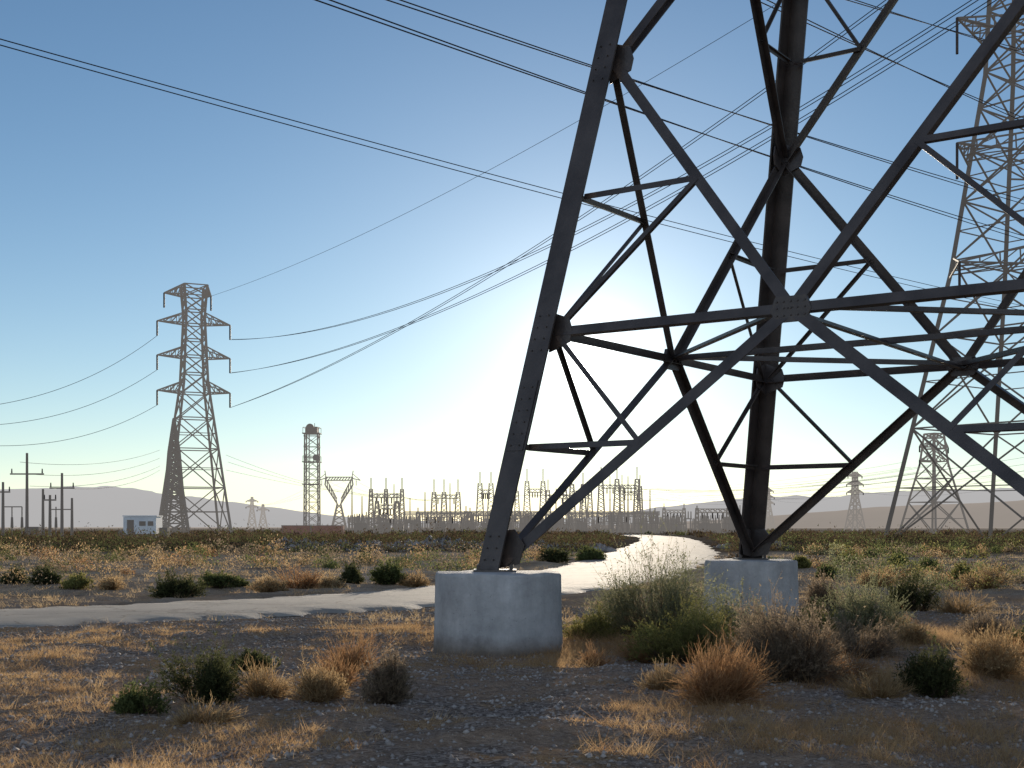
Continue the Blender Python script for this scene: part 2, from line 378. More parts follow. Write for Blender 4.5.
# ---------------------------------------------------------------- distant lattice towers
def lattice(name,x,y,rot,levels,arms,wl,wb,mat=M_far,arm_h=1.6,ins=2.6,footings=False,z0=-.2,dense=1.0):
    m=MB(); ca,sa=math.cos(rot),math.sin(rot)
    def g(lx,ly,z): return Vector((x+lx*ca-ly*sa,y+lx*sa+ly*ca,z))
    zs=[l[0] for l in levels]; hs=[l[1] for l in levels]
    def hw(z): return float(np.interp(z,zs,hs))
    cor=[(-1,-1),(1,-1),(1,1),(-1,1)]
    def cp(q,z): h=hw(z); return g(cor[q%4][0]*h,cor[q%4][1]*h,z)
    for a,b in zip(zs[:-1],zs[1:]):
        for q in range(4): m.bar(cp(q,a if a>0 else z0),cp(q,b),wl)
    z=0.0; top=zs[-1]
    while z<top-.3:
        st=max(1.2,hw(z)*1.75/dense); zn=min(top,z+st)
        if top-zn<.6: zn=top
        for q in range(4):
            m.bar(cp(q,z),cp(q+1,zn),wb); m.bar(cp(q+1,z),cp(q,zn),wb); m.bar(cp(q,zn),cp(q+1,zn),wb)
            if hw(z)>3:
                c=(cp(q,z)+cp(q+1,zn)+cp(q+1,z)+cp(q,zn))/4; zm=(z+zn)/2
                m.bar(cp(q,zm),c,wb*.7); m.bar(cp(q+1,zm),c,wb*.7)
        z=zn
    tips=[]; mi=MB()
    for za,Lh,s in arms:
        for sg in ((-1,1) if s==0 else (s,)):
            h=hw(za); tip=g(sg*Lh,0,za+.2)
            for ly in(-1,1):
                b0=g(sg*h,ly*h,za); b1=g(sg*hw(min(za+arm_h,top)),ly*hw(min(za+arm_h,top)),min(za+arm_h,top))
                m.bar(b0,tip,wb*1.1); m.bar(b1,tip,wb*1.1)
                for k in range(1,4):
                    f=k/4; m.bar(b0.lerp(tip,f),b1.lerp(tip,f),wb*.7); m.bar(b0.lerp(tip,f),b1.lerp(tip,f-.25),wb*.7)
            for k in range(1,4):
                f=k/4; m.bar(g(sg*h,-h,za).lerp(tip,f),g(sg*h,h,za).lerp(tip,f),wb*.7); m.bar(g(sg*h,-h,za).lerp(tip,f-.25),g(sg*h,h,za).lerp(tip,f),wb*.7)
            if ins: mi.cyl(tip,tip-Vector((0,0,ins)),wb*.9,n=6)
            tips.append(tip-Vector((0,0,ins)))
    root=empty(name); m.obj('lattice_frame',mat,root)
    if mi.v: mi.obj('insulators',M_ins,root)
    if footings:
        mf=MB()
        for q in range(4):
            p=cp(q,0); mf.cyl((p.x,p.y,-.4),(p.x,p.y,.7),.8,.75,n=20)
        mf.obj('footings',M_conc,root)
    return tips
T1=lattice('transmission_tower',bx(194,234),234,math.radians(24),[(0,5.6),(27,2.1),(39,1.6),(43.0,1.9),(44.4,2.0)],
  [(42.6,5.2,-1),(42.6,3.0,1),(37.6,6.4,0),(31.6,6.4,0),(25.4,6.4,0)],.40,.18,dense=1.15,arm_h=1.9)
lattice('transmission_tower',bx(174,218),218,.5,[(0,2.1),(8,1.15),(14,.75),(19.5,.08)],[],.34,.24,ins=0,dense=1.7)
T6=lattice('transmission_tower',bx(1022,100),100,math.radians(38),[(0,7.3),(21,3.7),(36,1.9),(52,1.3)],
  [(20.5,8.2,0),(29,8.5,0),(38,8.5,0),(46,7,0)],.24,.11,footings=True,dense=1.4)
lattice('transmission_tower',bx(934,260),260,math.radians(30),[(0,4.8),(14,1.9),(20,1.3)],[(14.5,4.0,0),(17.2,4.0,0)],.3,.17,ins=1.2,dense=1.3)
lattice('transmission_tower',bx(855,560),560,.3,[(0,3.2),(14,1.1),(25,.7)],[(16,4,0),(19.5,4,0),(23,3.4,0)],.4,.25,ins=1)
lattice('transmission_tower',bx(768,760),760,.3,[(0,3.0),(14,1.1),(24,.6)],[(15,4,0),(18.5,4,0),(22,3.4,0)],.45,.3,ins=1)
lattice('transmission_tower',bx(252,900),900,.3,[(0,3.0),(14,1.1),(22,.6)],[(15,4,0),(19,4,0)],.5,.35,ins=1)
lattice('transmission_tower',bx(263,900),900,.3,[(0,3.0),(11,1.1),(17,.6)],[(13,4,0)],.5,.35,ins=1)
def ytower(x,y,k):
    m=MB()
    def P(a,b,z): return Vector((x+a*k,y+b*k,z*k))
    for s in(-1,1):
        for d in(-1,1):
            m.bar(P(s*3.6,d*2.5,0),P(s*.8,d*.8,13),.4)
            m.bar(P(s*.8,d*.8,13),P(s*6.5,d*.8,22),.35); m.bar(P(s*1.0,d*.8,15.5),P(s*5.5,d*.8,24),.25)
            m.bar(P(s*6.5,d*.8,22),P(s*6.0,d*.8,25.5),.3)
            for i in range(5):
                f=i/5; a=P(s*.8,d*.8,13).lerp(P(s*6.5,d*.8,22),f); b=P(s*1.0,d*.8,15.5).lerp(P(s*5.5,d*.8,24),min(1,f+.2)); m.bar(a,b,.18)
                w0=3.6-2.8*f; w1=3.6-2.8*(f+.2)
                m.bar(P(w0*s,d*w0*.7,13*f),P(-w1*s,d*w1*.7,13*(f+.2)),.2); m.bar(P(w0*s,d*w0*.7,13*f),P(w1*s,-d*w1*.7,13*(f+.2)),.2)
        m.bar(P(s*6.0,0,25),P(s*6.6,0,28.5),.25); m.bar(P(s*6,0,25),P(s*10,0,24),.3); m.bar(P(s*6.4,0,27),P(s*10,0,24),.2)
        m.bar(P(s*8,0,24),P(s*8,0,21.5),.2)
    for d in(-1,1):
        m.bar(P(-6.5,d*.8,24),P(6.5,d*.8,24),.28); m.bar(P(-6.5,d*.8,25.5),P(6.5,d*.8,25.5),.28)
        for i in range(10): m.bar(P(-6.5+1.3*i,d*.8,24),P(-5.2+1.3*i,d*.8,25.5),.16)
    r=empty('transmission_tower'); m.obj('lattice_frame',M_far,r)
ytower(bx(339,430),430,.70)
def mast(x,y,h):
    m=MB(); w=1.35
    for sx in(-1,1):
        for sy in(-1,1): m.bar((x+sx*w,y+sy*w,-.2),(x+sx*w*.9,y+sy*w*.9,h),.22)
    z=0
    while z<h-.5:
        for (a,b,c,d) in((-1,-1,1,-1),(1,-1,1,1),(1,1,-1,1),(-1,1,-1,-1)):
            m.bar((x+a*w,y+b*w,z),(x+c*w,y+d*w,z+2.1),.09); m.bar((x+c*w,y+d*w,z),(x+a*w,y+b*w,z+2.1),.09); m.bar((x+a*w,y+b*w,z+2.1),(x+c*w,y+d*w,z+2.1),.1)
        z+=2.1
    for hh in(1,.72,.5): m.box((x,y,h*hh),(3.3,3.3,.16))
    for zz in(h,h*.72):
        for sx in(-1,0,1):
            for sy in(-1,1): m.bar((x+sx*1.5,y+sy*1.5,zz),(x+sx*1.5,y+sy*1.5,zz+1.1),.08)
        for sy in(-1,1): m.bar((x-1.5,y+sy*1.5,zz+1.1),(x+1.5,y+sy*1.5,zz+1.1),.08)
        for sx in(-1,1): m.bar((x+sx*1.5,y-1.5,zz+1.1),(x+sx*1.5,y+1.5,zz+1.1),.08)
    m.bar((x+.5,y,h),(x+.5,y,h+2),.1); m.bar((x-.3,y-w-.2,0),(x-.3,y-w-.2,h),.18)
    r=empty('communications_mast'); m.obj('lattice_frame',M_far,r)
    d=MB(); d.cyl((x-.1,y-1.5,h+1.0),(x-.1,y-2.0,h+1.0),.75,.75,20)
    d.cyl((x+.9,y-1.2,h*.76),(x+1.0,y-1.8,h*.76),.6,.6,18); d.box((x,y,h+.65),(2.2,1.8,1.2)); d.obj('dish_antennas',M_far,r)
mast(bx(312,250),250,19.3)
# ---------------------------------------------------------------- left switchyard poles
def upole(px,d,top,arms):
    x=bx(px,d); h=CH+(527-top)*d/F; m=MB(); m.cyl((x,d,-.3),(x,d,h),.2,.13,10)
    i=MB()
    for z,w in arms:
        zz=CH+(527-z)*d/F; m.bar((x-w,d,zz),(x+w,d,zz),.13,.16)
        for s in(-1,0,1):
            if abs(s)*w>.2: i.cyl((x+s*w*.9,d,zz+.1),(x+s*w*.9,d,zz+.6),.09,.06,8)
    r=empty('utility_pole'); m.obj('pole',M_darkp,r)
    if i.v: i.obj('insulators',M_ins,r)
upole(3,148,482,[(492,.8)]);upole(27,148,453,[(474,1.9)]);upole(43,156,489,[]);upole(50,148,495,[(500,.7)]);upole(62,148,473,[(488,1.4)]);upole(72,160,498,[])
m=MB()
m.bar((bx(3,152),152,3.9),(bx(22,152),152,3.9),.12); m.bar((bx(50,152),152,3.6),(bx(72,152),152,3.6),.12)
for a in(12,22,56): m.bar((bx(a,152),152,-.1),(bx(a,152),152,3.9),.13); m.cyl((bx(a,152),152,1.5),(bx(a,152),152,2.7),.18,.13,8)
m.box((bx(33,152),152,.8),(1.6,.9,1.6))
m.obj('switchyard_rack',M_darkp)
r=empty('equipment_shed'); x0=bx(143,146); y0=146
s=MB(); s.box((x0,y0,1.75),(3.6,2.6,1.9)); s.box((x0,y0,2.78),(3.75,2.75,.12)); s.obj('walls_and_roof',M_white,r)
s=MB(); s.box((x0,y0,.35),(3.4,2.4,.8)); s.box((x0-1.0,y0-1.32,1.6),(.75,.05,1.5)); s.box((x0+.3,y0-1.32,1.95),(.7,.05,.5)); s.box((x0+1.2,y0-1.32,1.95),(.6,.05,.5))
s.box((x0+2.4,y0,.75),(.9,1.2,1.5)); s.box((x0-2.3,y0,.6),(.7,1,1.2)); s.obj('door_windows_base',M_darkp,r)
s=MB()
for k in range(-8,9): s.bar((x0+k*.21,y0-1.318,.82),(x0+k*.21,y0-1.318,2.68),.03)
s.obj('wall_ribs',M_white,r)
for px,w in((298,5.5),(327,6.0)):
    r=empty('shipping_container'); d=235; x=bx(px,d); s=MB(); s.box((x,d,.95),(w,2.4,1.7)); 
    for k in range(int(w/.3)): s.bar((x-w/2+.15+k*.3,d-1.22,.15),(x-w/2+.15+k*.3,d-1.22,1.7),.08)
    s.obj('corrugated_body',M_rust,r); s=MB(); s.box((x,d,1.85),(w+.1,2.5,.08)); s.box((x-w/2+.2,d-1.25,.95),(.1,.1,1.8)); s.box((x+w/2-.2,d-1.25,.95),(.1,.1,1.8)); s.obj('frame_rails',M_darkp,r)
# ---------------------------------------------------------------- substation
def lcol(m,x,y,h,w=.5,spike=0,wt=.26):
    for sx in(-1,1):
        for sy in(-1,1): m.bar((x+sx*w,y+sy*w,-.3),(x+sx*w*.4,y+sy*w*.4,h),wt)
    z=0
    while z<h-.3:
        k0=w*(1-.6*z/h);k1=w*(1-.6*min(1,(z+1.1)/h))
        for sy in(-1,1):
            m.bar((x-k0,y+sy*k0,z),(x+k1,y+sy*k1,min(h,z+1.1)),.13); m.bar((x+k0,y+sy*k0,z),(x-k1,y+sy*k1,min(h,z+1.1)),.13)
        z+=1.1
    if spike: m.bar((x,y,h-.2),(x,y,h+spike),.24)
def truss(m,x0,x1,y,z,h=.9,d=.5):
    n=max(2,int(abs(x1-x0)/1.2))
    for yy in(y-d,y+d):
        m.bar((x0,yy,z),(x1,yy,z),.22); m.bar((x0,yy,z-h),(x1,yy,z-h),.22)
        for k in range(n):
            a=x0+(x1-x0)*k/n;b=x0+(x1-x0)*(k+1)/n; m.bar((a,yy,z),(b,yy,z-h),.12); m.bar((a,yy,z-h),(b,yy,z),.12)
def gantry(pxs,d,top,beams,spike=2.0,w=.8):
    m=MB(); H=CH+(527-top)*d/F
    for p in pxs: lcol(m,bx(p,d),d,H,w,spike)
    for b in beams: truss(m,bx(pxs[0],d),bx(pxs[-1],d),d,CH+(527-b)*d/F)
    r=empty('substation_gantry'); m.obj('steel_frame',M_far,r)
    i=MB(); 
    for b in beams:
        for k in range(1,6):
            x=bx(pxs[0],d)+(bx(pxs[-1],d)-bx(pxs[0],d))*k/6; z=CH+(527-b)*d/F-.9; i.cyl((x,d,z),(x,d,z-1.5),.18,n=6)
    i.obj('insulators',M_ins,r)
gantry([371,386,402],330,489,[494],2.8)
gantry([377,397],300,501,[505,515],1.8)
gantry([434,444,458],350,492,[495],3.4,1.1)
gantry([418,470],300,512,[513],1)
gantry([480,491],350,483,[490],3.0,1.2)
gantry([506,517],380,491,[497],2.6,1)
gantry([527,543],360,481,[489],3.4,1.2)
gantry([466,540],310,511,[512],1.2)
gantry([548,565,590],370,490,[495],3,1)
gantry([572,583],340,484,[491],3,1.1)
gantry([601,617,637],360,479,[485],3.4,1.2)
gantry([570,620,655],320,512,[513],1)
gantry([622,640],400,486,[492],3.4,1.1)
gantry([697,728],330,508,[509],.6,.6)
gantry([664,684],420,508,[510],1.5)
m=MB()
for p,t in((352,486),(362,496),(410,498),(425,492),(450,483),(500,488),(512,494),(556,488),(582,484),(610,476),(628,476),(650,490),(740,505),(394,484)):
    d=340+random.uniform(-30,40); x=bx(p,d); H=CH+(527-t)*d/F; m.cyl((x,d,-.3),(x,d,H),.24,.12,8)
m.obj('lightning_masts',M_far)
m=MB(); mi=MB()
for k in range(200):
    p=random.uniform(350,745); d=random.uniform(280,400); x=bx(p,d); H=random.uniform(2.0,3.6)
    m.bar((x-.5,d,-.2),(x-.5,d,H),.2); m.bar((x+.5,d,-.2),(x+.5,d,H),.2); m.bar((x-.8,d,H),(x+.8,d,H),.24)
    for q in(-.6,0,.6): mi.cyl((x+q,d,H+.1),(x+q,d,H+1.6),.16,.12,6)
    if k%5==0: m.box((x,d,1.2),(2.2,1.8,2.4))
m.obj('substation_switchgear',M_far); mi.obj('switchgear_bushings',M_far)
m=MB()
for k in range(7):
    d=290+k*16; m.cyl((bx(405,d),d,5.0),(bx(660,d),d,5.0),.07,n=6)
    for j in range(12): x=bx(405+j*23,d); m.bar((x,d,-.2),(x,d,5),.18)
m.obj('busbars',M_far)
m=MB(); d=262; x0,x1=bx(345,d),bx(742,d); n=int((x1-x0)/3)
for k in range(n+1): m.bar((x0+k*3,d,-.2),(x0+k*3,d,2.3),.08)
for z in(.1,1.2,2.3): m.bar((x0,d,z),(x1,d,z),.04)
for k in range(n*6): m.bar((x0+k*.5,d,.1),(x0+k*.5,d,2.3),.012)
m.obj('chain_link_fence',M_far)
# ---------------------------------------------------------------- wires
def wires(name,lst,r):
    cu=bpy.data.curves.new(name,'CURVE'); cu.dimensions='3D'; cu.bevel_depth=r; cu.bevel_resolution=1
    for a,b,sag in lst:
        a=Vector(a);b=Vector(b); n=40; s=cu.splines.new('POLY'); s.points.add(n)
        for k in range(n+1):
            t=k/n; p=a.lerp(b,t); s.points[k].co=(p.x,p.y,p.z-sag*4*t*(1-t),1)
    cu.materials.append(M_wire); o=bpy.data.objects.new(name,cu); sc.collection.objects.link(o)
def pt(px,py,d): return Vector((bx(px,d),d,CH+(527-py)*d/F))
L=[]
def span(p1,p2,sag=0,ka=.35,kb=.5):
    a=pt(*p1);b=pt(*p2); d=b-a; e0=a-d*ka; e1=b+d*kb; T_=1+ka+kb; s1=ka/T_; s2=(1+ka)/T_
    o1=4*sag*s1*(1-s1); o2=4*sag*s2*(1-s2); sl=(o2-o1)/(s2-s1); e0.z+=o1-sl*s1; e1.z+=o2+sl*(1-s2)
    L.append((e0,e1,sag))
for dy in(0,6):
    span((0,39+dy,62),(1024,306+dy*.8,150),2.0)
span((310,-2,48),(1024,236,100),.9); span((319,-4,48.4),(1024,240,100.5),.9)
span((375,-4,52),(1024,200,100),.8); span((383,-6,52.4),(1024,204,100.5),.8)
span((745,-5,60),(1024,118,90),.3); span((757,-5,60),(1024,122,90),.3)
span((830,-5,70),(1024,50,100),.2); span((840,-5,70),(1024,53,100),.2)
wires('overhead_power_lines',L,.028)
L=[]
rt=[T1[1],T1[3],T1[5],T1[7]]; lt=[T1[0],T1[2],T1[4],T1[6]]
tg=[(1300,-221,78),(1300,-206,78),(1300,-318,78)]
for t,g,sg in zip(rt[1:],tg,(8.2,6.7,5.2)):
    L.append((t,pt(*g),sg)); L.append((t+Vector((.3,0,.1)),pt(g[0],g[1]+5,g[2]),sg+.1))
for t,g in zip(lt[1:],((-60,410,170),(-60,425,170),(-60,441,170))):
    L.append((t,pt(*g),3.0))
wires('conductor_lines',L,.036)
L=[(rt[0]+Vector((0,0,2.6)),pt(1300,-330,78),4)]
for k,(p,q) in enumerate((((226,455,240),(372,495,330)),((228,462,240),(402,500,330)),((226,470,240),(434,500,350)),((160,450,240),(20,462,152)),((160,458,240),(27,474,150)),((160,466,240),(30,486,150)),((160,470,240),(62,488,150)))):
    L.append((pt(*p),pt(*q),1.2))
for k in range(9):
    L.append((pt(600+7*k,488+random.uniform(-2,5),360),pt(905+6*k,462+5*k%17,262),2.0))
for k in range(4):
    L.append((pt(600+9*k,500,340),pt(1180,430+9*k,200),2.5))
    L.append((pt(640,486+3*k,400),pt(767,490+3*k,760),3)); L.append((pt(480+16*k,494,350),pt(600+9*k,490,360),1))
    L.append((pt(768,489+3*k,760),pt(855,478+4*k,560),4)); L.append((pt(855,478+4*k,560),pt(1130,440+4*k,330),6))
for k in range(3):
    L.append((pt(324+14*k,478,430),pt(372+14*k,496,330),1)); L.append((pt(324+14*k,478,430),pt(252,505,900),3)); L.append((pt(403,497,330),pt(434+10*k,499,350),.6))
wires('distribution_lines',L,.024)
# ---------------------------------------------------------------- hills
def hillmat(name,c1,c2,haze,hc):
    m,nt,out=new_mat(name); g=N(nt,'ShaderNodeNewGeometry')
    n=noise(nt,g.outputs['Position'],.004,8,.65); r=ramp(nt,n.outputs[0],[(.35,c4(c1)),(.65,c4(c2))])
    d=N(nt,'ShaderNodeBsdfDiffuse'); nt.links.new(r.outputs[0],d.inputs[0]); painted_haze(nt,d.outputs[0],out,haze,hc); return m
def hills(name,d0,depth,prof,mat,rough,seed):
    px=np.arange(prof[0][0],prof[-1][0],4.0); tops=np.interp(px,[p[0] for p in prof],[p[1] for p in prof])
    n=24; v=np.linspace(0,1,n); V=[]
    for k,t in enumerate(v):
        d=d0+depth*t; x=(px-512)/F*d
        env=math.sin(math.pi*t)**.8 if 0<t<1 else 0
        Hh=(527-tops)/F*(d0+depth*.5)+CH
        nz=(vnoise(x/500,np.full_like(x,d/500),seed)-.5)+.5*(vnoise(x/180,np.full_like(x,d/180),seed+1)-.5)+.25*(vnoise(x/70,np.full_like(x,d/70),seed+2)-.5)
        z=Hh*env*(1+rough*nz)-3*(env<=0)
        V.append(np.stack([x,np.full_like(x,d),z],-1))
    V=np.array(V).reshape(-1,3); m=len(px); Fc=[(a*m+b,a*m+b+1,(a+1)*m+b+1,(a+1)*m+b) for a in range(n-1) for b in range(m-1)]
    np_mesh(name,V,Fc,mat,k=4,smooth=True)
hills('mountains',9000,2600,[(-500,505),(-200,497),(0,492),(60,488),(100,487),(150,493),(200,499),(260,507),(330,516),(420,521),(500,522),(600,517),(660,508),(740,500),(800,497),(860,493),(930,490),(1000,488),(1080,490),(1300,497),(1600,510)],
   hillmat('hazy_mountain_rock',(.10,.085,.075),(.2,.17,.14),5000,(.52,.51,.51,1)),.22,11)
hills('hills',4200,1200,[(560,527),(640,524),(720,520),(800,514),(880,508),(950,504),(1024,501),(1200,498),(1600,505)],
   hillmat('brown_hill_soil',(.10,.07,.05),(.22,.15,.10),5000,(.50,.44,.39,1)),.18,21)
# ---------------------------------------------------------------- vegetation
def unit(a): return a/np.maximum(np.linalg.norm(a,axis=-1,keepdims=True),1e-9)
def ribbon(P0,P1,w0,w1,c0,c1):
    n=len(P0); d=unit(P1-P0); r=rng.normal(size=(n,3)); s=unit(np.cross(d,r))
    V=np.stack([P0-s*w0[:,None],P0+s*w0[:,None],P1+s*w1[:,None],P1-s*w1[:,None]],1).reshape(-1,3)
    C_=np.stack([c0,c0,c1,c1],1).reshape(-1,3); b=np.arange(n)[:,None]*4
    return V,np.concatenate([b+[0,1,2],b+[0,2,3]]),C_
def leaves(P,size,cols,upb=.3):
    n=len(P); d=unit(rng.normal(size=(n,3))+np.array([0,0,upb])); r=rng.normal(size=(n,3)); s=unit(np.cross(d,r))
    L_=size*(.6+.8*rng.random(n)); w=L_*.30
    V=np.stack([P-s*w[:,None]*.6,P+s*w[:,None],P+d*L_[:,None]],1).reshape(-1,3)
    return V,np.arange(n*3).reshape(-1,3),np.repeat(cols,3,axis=0)
def merge(parts):
    V=[];Fc=[];C_=[];o=0
    for v,f,c in parts: V.append(v);Fc.append(f+o);C_.append(c);o+=len(v)
    return np.vstack(V),np.vstack(Fc),np.vstack(C_)
COL={'green':((.090,.110,.042),(.22,.24,.09)),'sage':((.18,.19,.10),(.37,.36,.21)),'dark':((.055,.062,.030),(.14,.145,.06)),'brown':((.05,.036,.024),(.13,.092,.055)),
     'gold':((.30,.19,.09),(.62,.45,.25)),'grey':((.18,.135,.095),(.40,.31,.21)),'orange':((.28,.15,.07),(.54,.33,.17)),'ygreen':((.17,.165,.05),(.36,.33,.12))}
def bush(cx,cy,w,h,kind,ns=420,nl=9,twig=.0035,ls=.022,z=None):
    c0,c1=[np.array(c) for c in COL[kind]]
    z=float(height(np.array([cx]),np.array([cy]))[0]) if z is None else z
    base=np.array([cx,cy,z])
    nl_=9; lc=rng.normal(size=(nl_,3)); lc[:,2]=np.abs(lc[:,2])*.7; lc=unit(lc); lr=.45+.65*rng.random(nl_)
    ncr=int(rng.integers(5,8)); ca=rng.random(ncr)*6.28; cr=.12+.30*rng.random(ncr); cpos=np.stack([np.cos(ca)*cr*w,np.sin(ca)*cr*w,0*ca],-1); cs_=.45+.6*rng.random(ncr); cs_[0]=1.0; cpos[0]*=.3
    ci=rng.integers(0,ncr,ns)
    th=rng.random(ns)*2*np.pi; ph=np.arccos(np.clip(rng.random(ns)**.75*.97+.03,0,1))
    d=np.stack([np.sin(ph)*np.cos(th),np.sin(ph)*np.sin(th),np.cos(ph)],-1)
    near=np.argmax(d@lc.T,axis=1); k=lr[near]*(.55+.6*rng.random(ns)**.8)
    O0=base+cpos[ci]*.8
    E=O0+d*np.array([w*.36,w*.36,h*1.12])*(k*cs_[ci])[:,None]
    P0=base+cpos[ci]*.35+np.stack([rng.normal(size=ns)*w*.03,rng.normal(size=ns)*w*.03,np.full(ns,-.03)],-1)
    M1=P0*.5+E*.5+np.array([0,0,h*.08])*(1-d[:,2:3])+rng.normal(size=(ns,3))*w*.02
    stem=np.tile(np.array([.15,.11,.08]),(ns,1)) if kind not in('gold','orange') else np.tile(c0,(ns,1))
    tip=c0+(c1-c0)*rng.random((ns,1)); parts=[]
    parts.append(ribbon(P0,M1,np.full(ns,twig*1.6),np.full(ns,twig),stem*.8,stem))
    parts.append(ribbon(M1,E,np.full(ns,twig),np.full(ns,twig*.4),stem,tip))
    m=3; idx=np.repeat(np.arange(ns),m); t=rng.random(len(idx))[:,None]*.8+.1; S=M1[idx]*(1-t)+E[idx]*t
    sd=unit(E[idx]-M1[idx]+rng.normal(size=(len(idx),3))*np.linalg.norm(E-M1,axis=1)[idx][:,None]*.55+np.array([0,0,.04]))
    sl=(.08+.18*rng.random((len(idx),1)))*min(w,h*1.5)*.9; SE=S+sd*sl
    parts.append(ribbon(S,SE,np.full(len(idx),twig*.6),np.full(len(idx),twig*.3),tip[idx]*.8,tip[idx]))
    if nl:
        li=np.repeat(np.arange(len(idx)),nl); t=rng.random((len(li),1)); P=S[li]*(1-t)+SE[li]*t+rng.normal(size=(len(li),3))*.006
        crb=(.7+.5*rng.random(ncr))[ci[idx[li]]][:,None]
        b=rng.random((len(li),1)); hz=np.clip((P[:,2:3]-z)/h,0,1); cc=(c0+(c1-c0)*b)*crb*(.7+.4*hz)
        parts.append(leaves(P,ls,cc,upb=.6))
    V_,F_,C2=merge(parts); V_[:,2]=np.maximum(V_[:,2],z-.05)
    return V_,F_,C2
def place(name,px,py,w,h,kind,**k):
    d=CH*F/(py-527.0); x=bx(px,d)
    V,Fc,C_=bush(x,d,w*d/F,h*d/F,kind,**k)
    V[:,0]-=x;V[:,1]-=d
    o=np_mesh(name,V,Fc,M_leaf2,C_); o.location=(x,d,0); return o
G=[('creosote_bush',208,704,100,72,'dark',420,6),('creosote_bush',258,672,60,28,'dark',300,7),('creosote_bush',140,714,66,32,'green',260,7),
('sagebrush',655,640,150,92,'sage',900,7),('sagebrush',694,662,150,60,'ygreen',800,8),('sagebrush',588,642,84,40,'ygreen',400,7),
('rabbitbrush',786,688,140,98,'grey',1000,4),('sagebrush',868,638,140,68,'sage',700,7),('rabbitbrush',832,614,60,38,'grey',380,6),
('creosote_bush',915,614,64,44,'dark',380,7),('creosote_bush',936,696,84,66,'dark',400,6),('tumbleweed',714,708,140,64,'orange',800,0),
('tumbleweed',355,670,90,40,'orange',500,0),('rabbitbrush',388,708,66,48,'grey',380,3),('rabbitbrush',990,684,110,60,'gold',600,1),
('tumbleweed',740,676,90,46,'orange',400,0),('sagebrush',740,652,80,52,'sage',400,7),('rabbitbrush',318,702,100,48,'gold',500,1),
('rabbitbrush',855,660,100,50,'grey',450,3),('sagebrush',820,644,76,38,'ygreen',360,7),('tumbleweed',640,660,70,28,'orange',350,0),
('tumbleweed',262,700,90,36,'gold',400,0),('tumbleweed',835,684,110,40,'orange',420,0),('tumbleweed',1015,668,90,36,'orange',350,0),('sagebrush',975,642,80,34,'grey',340,4),
('rabbitbrush',905,650,80,34,'gold',360,1),('creosote_bush',1018,662,50,38,'dark',300,7),('rabbitbrush',665,694,70,30,'gold',300,0),('tumbleweed',880,700,90,34,'gold',340,0),('tumbleweed',590,664,60,24,'orange',260,0),
('rabbitbrush',205,724,90,30,'gold',280,0),('tumbleweed',340,690,70,30,'orange',300,0),('tumbleweed',890,628,90,26,'orange',300,0),('tumbleweed',960,618,80,24,'gold',300,0),
('creosote_bush',176,594,66,32,'dark',360,8),('creosote_bush',390,586,50,26,'green',320,8),('creosote_bush',45,586,44,20,'dark',280,8),
('creosote_bush',14,584,34,16,'dark',240,8),('rabbitbrush',270,592,52,22,'gold',280,2),('creosote_bush',352,586,40,20,'dark',280,8),('rabbitbrush',300,590,50,22,'orange',300,1),
('creosote_bush',770,578,42,20,'green',280,8),('creosote_bush',828,580,30,15,'green',240,8),('rabbitbrush',880,588,54,22,'gold',280,2),('creosote_bush',802,570,34,16,'ygreen',240,8),
('creosote_bush',226,588,60,20,'green',280,7),('creosote_bush',930,574,38,18,'green',240,8),('rabbitbrush',985,590,60,26,'gold',280,2),
('rabbitbrush',330,590,50,20,'gold',280,1),('rabbitbrush',415,586,50,18,'gold',280,1),('creosote_bush',75,588,46,18,'ygreen',260,7),('rabbitbrush',110,588,50,18,'gold',260,1),
('creosote_bush',590,560,44,15,'green',240,7),('creosote_bush',550,563,42,15,'dark',240,7),('sagebrush',900,566,44,15,'green',240,7),('sagebrush',850,566,40,15,'ygreen',240,7),('sagebrush',960,580,40,16,'ygreen',240,7)]
for nm,px,py,w,h,kind,ns,nl in G:
    d=CH*F/(py-527.0); f=d/14
    place(nm,px,py,w,h,kind,ns=ns,nl=nl,twig=.0032*max(1,f*.8),ls=.026*max(1,f*.8))
def scrub(name,n,d0,d1,lp,kinds,ns,size,mat=M_leaf2,thr=.38,hr=(.3,.3)):
    parts=[]
    cand=n*5; u=rng.random(cand); d=np.sqrt(d0**2+(d1**2-d0**2)*u) if d1<90 else d0*(d1/d0)**u
    px=rng.uniform(lp[0],lp[1],cand); x=(px-512)/F*d; rd=road_dist(x,d)
    ok=(rd>RW+.8+.008*d)&(vnoise(x/7,d/9,9)>thr)
    x=x[ok][:n];d=d[ok][:n]; zz=height(x,d)
    for a,b,z in zip(x,d,zz):
        kind=kinds[rng.integers(len(kinds))]; w=size*(.4+1.1*rng.random()); h=w*(hr[0]+hr[1]*rng.random())
        c0,c1=[np.array(c) for c in COL[kind]]
        P=unit(rng.normal(size=(ns,3))); P[:,2]=np.abs(P[:,2]); lump=1+.35*np.sin(P[:,0]*5+a*7)*np.cos(P[:,1]*6+b*5)
        P=P*np.array([w/2,w/2,h])*(lump*(.35+.7*rng.random(ns)**.5))[:,None]+np.array([a,b,z])
        ls=max(.05,b*.0016)
        parts.append(leaves(P,ls,c0+(c1-c0)*rng.random((ns,1)),upb=.8))
    V,Fc,C_=merge(parts); np_mesh(name,V,Fc,mat,C_)
scrub('desert_scrub',230,34,74,(-150,640),['gold','gold','orange','grey','dark','green','dark','grey'],190,1.3,thr=.5)
scrub('desert_scrub',290,26,80,(690,1200),['gold','orange','grey','green','ygreen','green','sage','dark','brown'],190,1.1,thr=.45)
scrub('desert_scrub',1500,80,114,(-150,640),['dark','brown','brown','brown','dark'],55,2.0,thr=.1,hr=(.28,.2))
